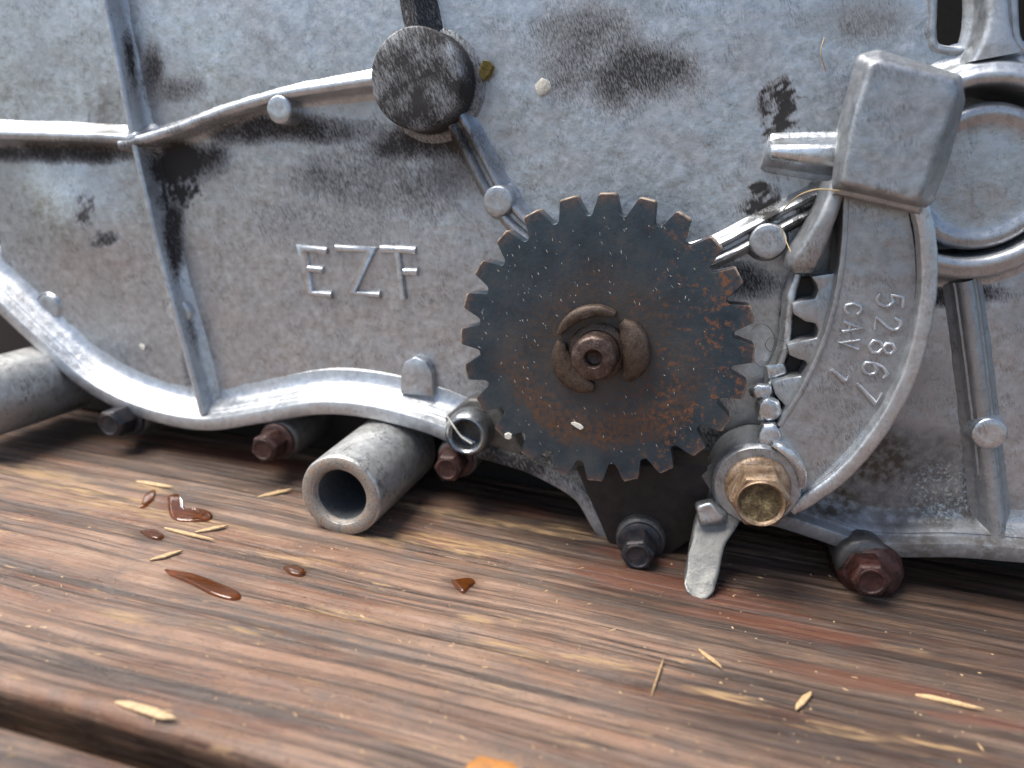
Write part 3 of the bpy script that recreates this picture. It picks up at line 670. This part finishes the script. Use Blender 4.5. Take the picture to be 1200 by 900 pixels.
for a in (('C', 1000, 362, 20, 14, 3), ('A', 999, 384, 21, 13, 6), ('V', 996, 403, 20, 12, 8)): glyph(*a, 'letter')
glyph('7', 984, 440, 20, 9, 30, 'number')
# pivot bolt
bc = P(888, 572, 18.6)
pb = thing('pivot_bolt', (bc[0], -17, bc[1]), 'golden brown flanged hex bolt through the pivot of the sector arm', 'bolt')
obj('bolt_flange', lathe(bc, [(7.6, 17.02), (7.7, 17.8), (7.4, 18.3), (6.4, 18.9), (0, 18.9)], 56), M['gold'], pb, .05, 2)
hx = hexpts(bc, 12.0, math.radians(8))
obj('bolt_head', loft([[(bc[0] + (x - bc[0]) * k, bc[1] + (z - bc[1]) * k, h) for x, z in hx] for h, k in ((18.6, 1), (26.4, 1), (27.4, .93))], .35, 3), M['gold'], pb, .05, 2, sharp=35)
obj('bolt_head_rim', lathe(bc, [(5.65, 27.2), (5.6, 28.0), (5.3, 28.3), (4.9, 28.1), (4.6, 27.6), (4.55, 27.45)], 56), M['gold'], pb, .05)
obj('bolt_recess', lathe(bc, [(4.75, 27.6), (4.4, 27.46), (0, 27.46)], 40), M['grit'], pb, .05)

# ---------------------------------------------------------------- loose bits
def flake(name, px, py, l, w, t, ang, mat, label, cat, group=None, on='wood', h=0.0, up=0.0):
    """thin irregular sliver lying on the wood, or on a face of the metal"""
    bm = bmesh.new(); rings = []
    if l > 2.2 * w: q = [(-.5, -.1), (-.47, -.32), (-.1, -.5), (.3, -.42), (.5, -.05), (.42, .2), (.12, .45), (-.3, .38)]
    else: q = [(-.5, -.3), (-.1, -.5), (.35, -.45), (.5, .0), (.3, .5), (-.3, .42), (-.48, .1)]
    q = [(a * l + random.uniform(-.06, .06) * w, b * w * random.uniform(.75, 1.15)) for a, b in q]
    for k, zz in ((1.0, 0), (1.0, .7), (.82, 1.0)):
        rings.append([bm.verts.new((x * (1 - (1 - k) * .2), y_ * k, zz * t + up * (x / l + .5) + .25 * t * math.sin(x * 1.3))) for x, y_ in q])
    for a, b in zip(rings, rings[1:]):
        for i in range(len(q)): bm.faces.new((a[i], a[(i + 1) % len(q)], b[(i + 1) % len(q)], b[i]))
    bm.faces.new(rings[-1])
    ca, sa = math.cos(math.radians(ang)), math.sin(math.radians(ang))
    if on == 'wood':
        X, Y = W(px, py, .4); Z = wood_h(X, Y) + .05
        for v in bm.verts: v.co = Vector((X + v.co.x * ca - v.co.y * sa, Y + v.co.x * sa + v.co.y * ca, Z + v.co.z))
    else:
        X, Z = P(px, py, h)
        for v in bm.verts: v.co = Vector((X + v.co.x * ca - v.co.y * sa, -h - .1 - v.co.z, Z + v.co.x * sa + v.co.y * ca))
    return tag(obj(name, bm, mat, sharp=40), label, cat, group)
G = 'loose splinters on the table'
for px, py, l, w, a, lab in (
    (182, 568, 13, 2.4, -3, 'straw coloured splinter below the dark bolt on the left'),
    (322, 578, 10, 2.4, 48, 'thin slanted splinter beside the open end of the near pipe'),
    (248, 620, 8, 2.4, 42, 'small slanted splinter right of the oil drops, left of the near pipe'),
    (195, 651, 7.5, 2.4, 50, 'short upright splinter above the long oil streak'),
    (222, 626, 16, 1.8, -6, 'long thin splinter next to the oil drop on the left'),
    (941, 822, 7, 2.2, 58, 'short upright splinter below the lever on the right'),
    (1112, 823, 12, 2.0, -6, 'thin tan splinter near the right edge of the table'),
    (171, 834, 13, 3.2, -4, 'broad pale splinter at the edge of the plank gap'),
    (770, 795, 13, .9, 82, 'hair thin upright sliver in the middle of the front wood'),
    (832, 772, 7, 1.4, -50, 'small tan sliver under the shadow of the lever')):
    flake('wood_splinter', px, py, l, w * .6, .4, a, M['straw'], lab, 'splinter', G, up=.6)
def drop(px, py, pts, label, hgt=.9):
    """low pool of oil with a rounded edge, outline in pixels round px, py"""
    o = [W(px + x, py + y, .5) for x, y in pts]; o = catmull(o + [o[0]], 5)[:-1]
    cx = sum(p[0] for p in o) / len(o); cy = sum(p[1] for p in o) / len(o); z = wood_h(cx, cy)
    bm = bmesh.new(); rings = [[bm.verts.new((cx + (x - cx) * k, cy + (y_ - cy) * k, z + h)) for x, y_ in o] for k, h in ((1.02, -.5), (1, .25), (.94, .55), (.8, .8), (.55, hgt * .8))]
    for a, b in zip(rings, rings[1:]):
        for i in range(len(o)): bm.faces.new((a[i], a[(i + 1) % len(o)], b[(i + 1) % len(o)], b[i]))
    bm.faces.new(rings[-1])
    tag(obj('oil_drop', bm, M['oil'], sharp=80), label, 'oil drop', 'oil drops on the table')
drop(245, 684, [(-52, -18), (-25, -14), (10, -2), (36, 10), (30, 18), (8, 14), (-20, 0), (-42, -10)], 'long brown oil streak with a bright tip on the middle of the plank')
drop(222, 600, [(-26, -20), (-14, -22), (-10, -4), (10, -4), (26, 0), (22, 8), (-4, 10), (-22, 4)], 'hooked brown oil pool beneath the rusty bolt')
drop(172, 583, [(-8, 10), (-2, -4), (10, -10), (8, 0), (-2, 9)], 'small reddish oil drop just left of the hooked pool')
drop(178, 626, [(-14, -4), (4, -5), (14, 1), (8, 6), (-4, 3)], 'little shiny oil drop below the hooked pool')
drop(345, 668, [(-13, -4), (2, -5), (13, 0), (8, 6), (-6, 3)], 'little oil drop below the mouth of the near pipe')
drop(541, 685, [(-12, -6), (8, -9), (16, -5), (8, 2), (2, 8), (-6, 2)], 'oil drop on the wood below and right of the near pipe')
flake('orange_leaf_piece', 578, 912, 10, 6, 1.5, 5, M['leaf'], 'orange leaf scrap at the bottom edge of the picture', 'leaf', up=1.0)
flake('pale_flake', 636, 102, 4.2, 3.4, .5, 40, M['chip'], 'white square flake stuck on the cover above the gear', 'flake', on='metal', h=.1)
flake('pale_flake', 677, 498, 3.4, 1.5, .5, -18, M['chip'], 'cream seed shaped flake on the lower gear face', 'flake', on='metal', h=GH)
flake('pale_flake', 596, 510, 2.0, 1.8, .7, 30, M['chip'], 'cream crumb on the lower left teeth of the gear', 'flake', on='metal', h=GH)
flake('pale_flake', 168, 406, 2.4, 1.5, .5, -30, M['chip'], 'cream speck on the cover left of the slanted rib', 'flake', on='metal', h=.1)
flake('moss_crumb', 571, 82, 4.4, 3.4, 1.6, 60, M['moss'], 'olive moss crumb beside the round boss', 'moss', on='metal', h=.2)
def fibre(pts, r_, mat, label, cat='fibre'):
    """thin bent hair: pixels with a height in front of the cover"""
    cu = bpy.data.curves.new('fibre', 'CURVE'); cu.dimensions = '3D'; cu.bevel_depth = r_ * S; cu.bevel_resolution = 1
    q = catmull([(P(x, y, h)[0], -h, P(x, y, h)[1]) for x, y, h in pts], 8)
    s = cu.splines.new('POLY'); s.points.add(len(q) - 1)
    for k, p in zip(s.points, q): k.co = (p[0] * S, p[1] * S, p[2] * S, 1)
    tmp = bpy.data.objects.new('tmp', cu); C.objects.link(tmp)
    me = bpy.data.meshes.new_from_object(tmp.evaluated_get(bpy.context.evaluated_depsgraph_get()))
    bpy.data.objects.remove(tmp)
    o = bpy.data.objects.new('fibre', me); me.materials.clear(); me.materials.append(mat); C.objects.link(o)
    tag(o, label, cat)
fibre([(918, 246, 12), (935, 230, 18), (958, 222, 20.5), (985, 224, 20.5)], .16, M['hair'], 'curved straw fibre across the finger of the sector arm')
fibre([(915, 265, 10), (921, 282, 11), (927, 296, 17)], .13, M['hair'], 'short straw fibre beside the round pad under the sector block')
fibre([(880, 388, 12), (888, 380, 9), (899, 382, 7), (908, 396, 6), (904, 412, 6), (897, 405, 8), (903, 396, 9), (921, 401, 10)], .07, M['hair_dark'], 'dark curled hair between gear and sector teeth, upper one')
fibre([(884, 424, 12), (893, 430, 9), (908, 426, 7), (914, 413, 8), (926, 408, 11)], .07, M['hair_dark'], 'dark curled hair between gear and sector teeth, lower one')
fibre([(524, 488, 12.5), (532, 500, 13.4), (541, 512, 13.5), (553, 520, 13.4)], .26, M['chip'], 'pale twig lying across the hollow dowel')
fibre([(966, 44, 1), (962, 62, 2), (968, 84, 1)], .13, M['hair'], 'tan hair on the cover left of the sector block')
# dust and metal specks on the gear
bm = bmesh.new()
for k in range(260):
    a = random.uniform(0, 2 * math.pi); r_ = 31 * math.sqrt(random.uniform(.1, 1))
    x, z = GX + r_ * math.cos(a), GZ + r_ * math.sin(a)
    if math.hypot(x - sx, z - sz) < 13: continue
    if random.random() < (x - GX + 20) / 70: continue
    l, w, t = random.uniform(.15, .6), random.uniform(.04, .09), .1; q = math.radians(random.gauss(118, 14)); ca, sa = math.cos(q), math.sin(q)
    vs_ = [bm.verts.new((x + u * l * ca - v * w * sa, -GH - .02 - tt, z + u * l * sa + v * w * ca)) for u, v, tt in ((-1, 0, 0), (0, -1, 0), (1, 0, 0), (0, 1, 0), (0, 0, t))]
    for i in range(4): bm.faces.new((vs_[i], vs_[(i + 1) % 4], vs_[4]))
o = obj('dust_specks', bm, M['chip'], gear); o['kind'] = 'stuff'
# crumbs and wood dust strewn over the planks
bm = bmesh.new()
for k in range(420):
    px, py = random.uniform(0, 1200), random.uniform(560, 900)
    x, y = W(px, py, .2)
    if y > -6 or gapY - 9 < y < gapY + 1: continue
    z = wood_h(x, y) + (0 if y > gapY else -.6) - .05
    l, w, t = random.choice((.3, .4, .5, 1.2)) * random.uniform(.5, 1.2), random.uniform(.12, .32), random.uniform(.1, .3); q = random.gauss(0, .8); ca, sa = math.cos(q), math.sin(q)
    v5 = [bm.verts.new((x + u * l * ca - v * w * sa, y + u * l * sa + v * w * ca, z + tt)) for u, v, tt in ((-1, 0, 0), (0, -1, 0), (1, 0, 0), (.2, 1, 0), (.1, 0, t))]
    for i in range(4): bm.faces.new((v5[i], v5[(i + 1) % 4], v5[4]))
o = tag(obj('wood_crumbs', bm, M['straw']), 'fine pale wood crumbs strewn over the planks', 'crumbs'); o['kind'] = 'stuff'
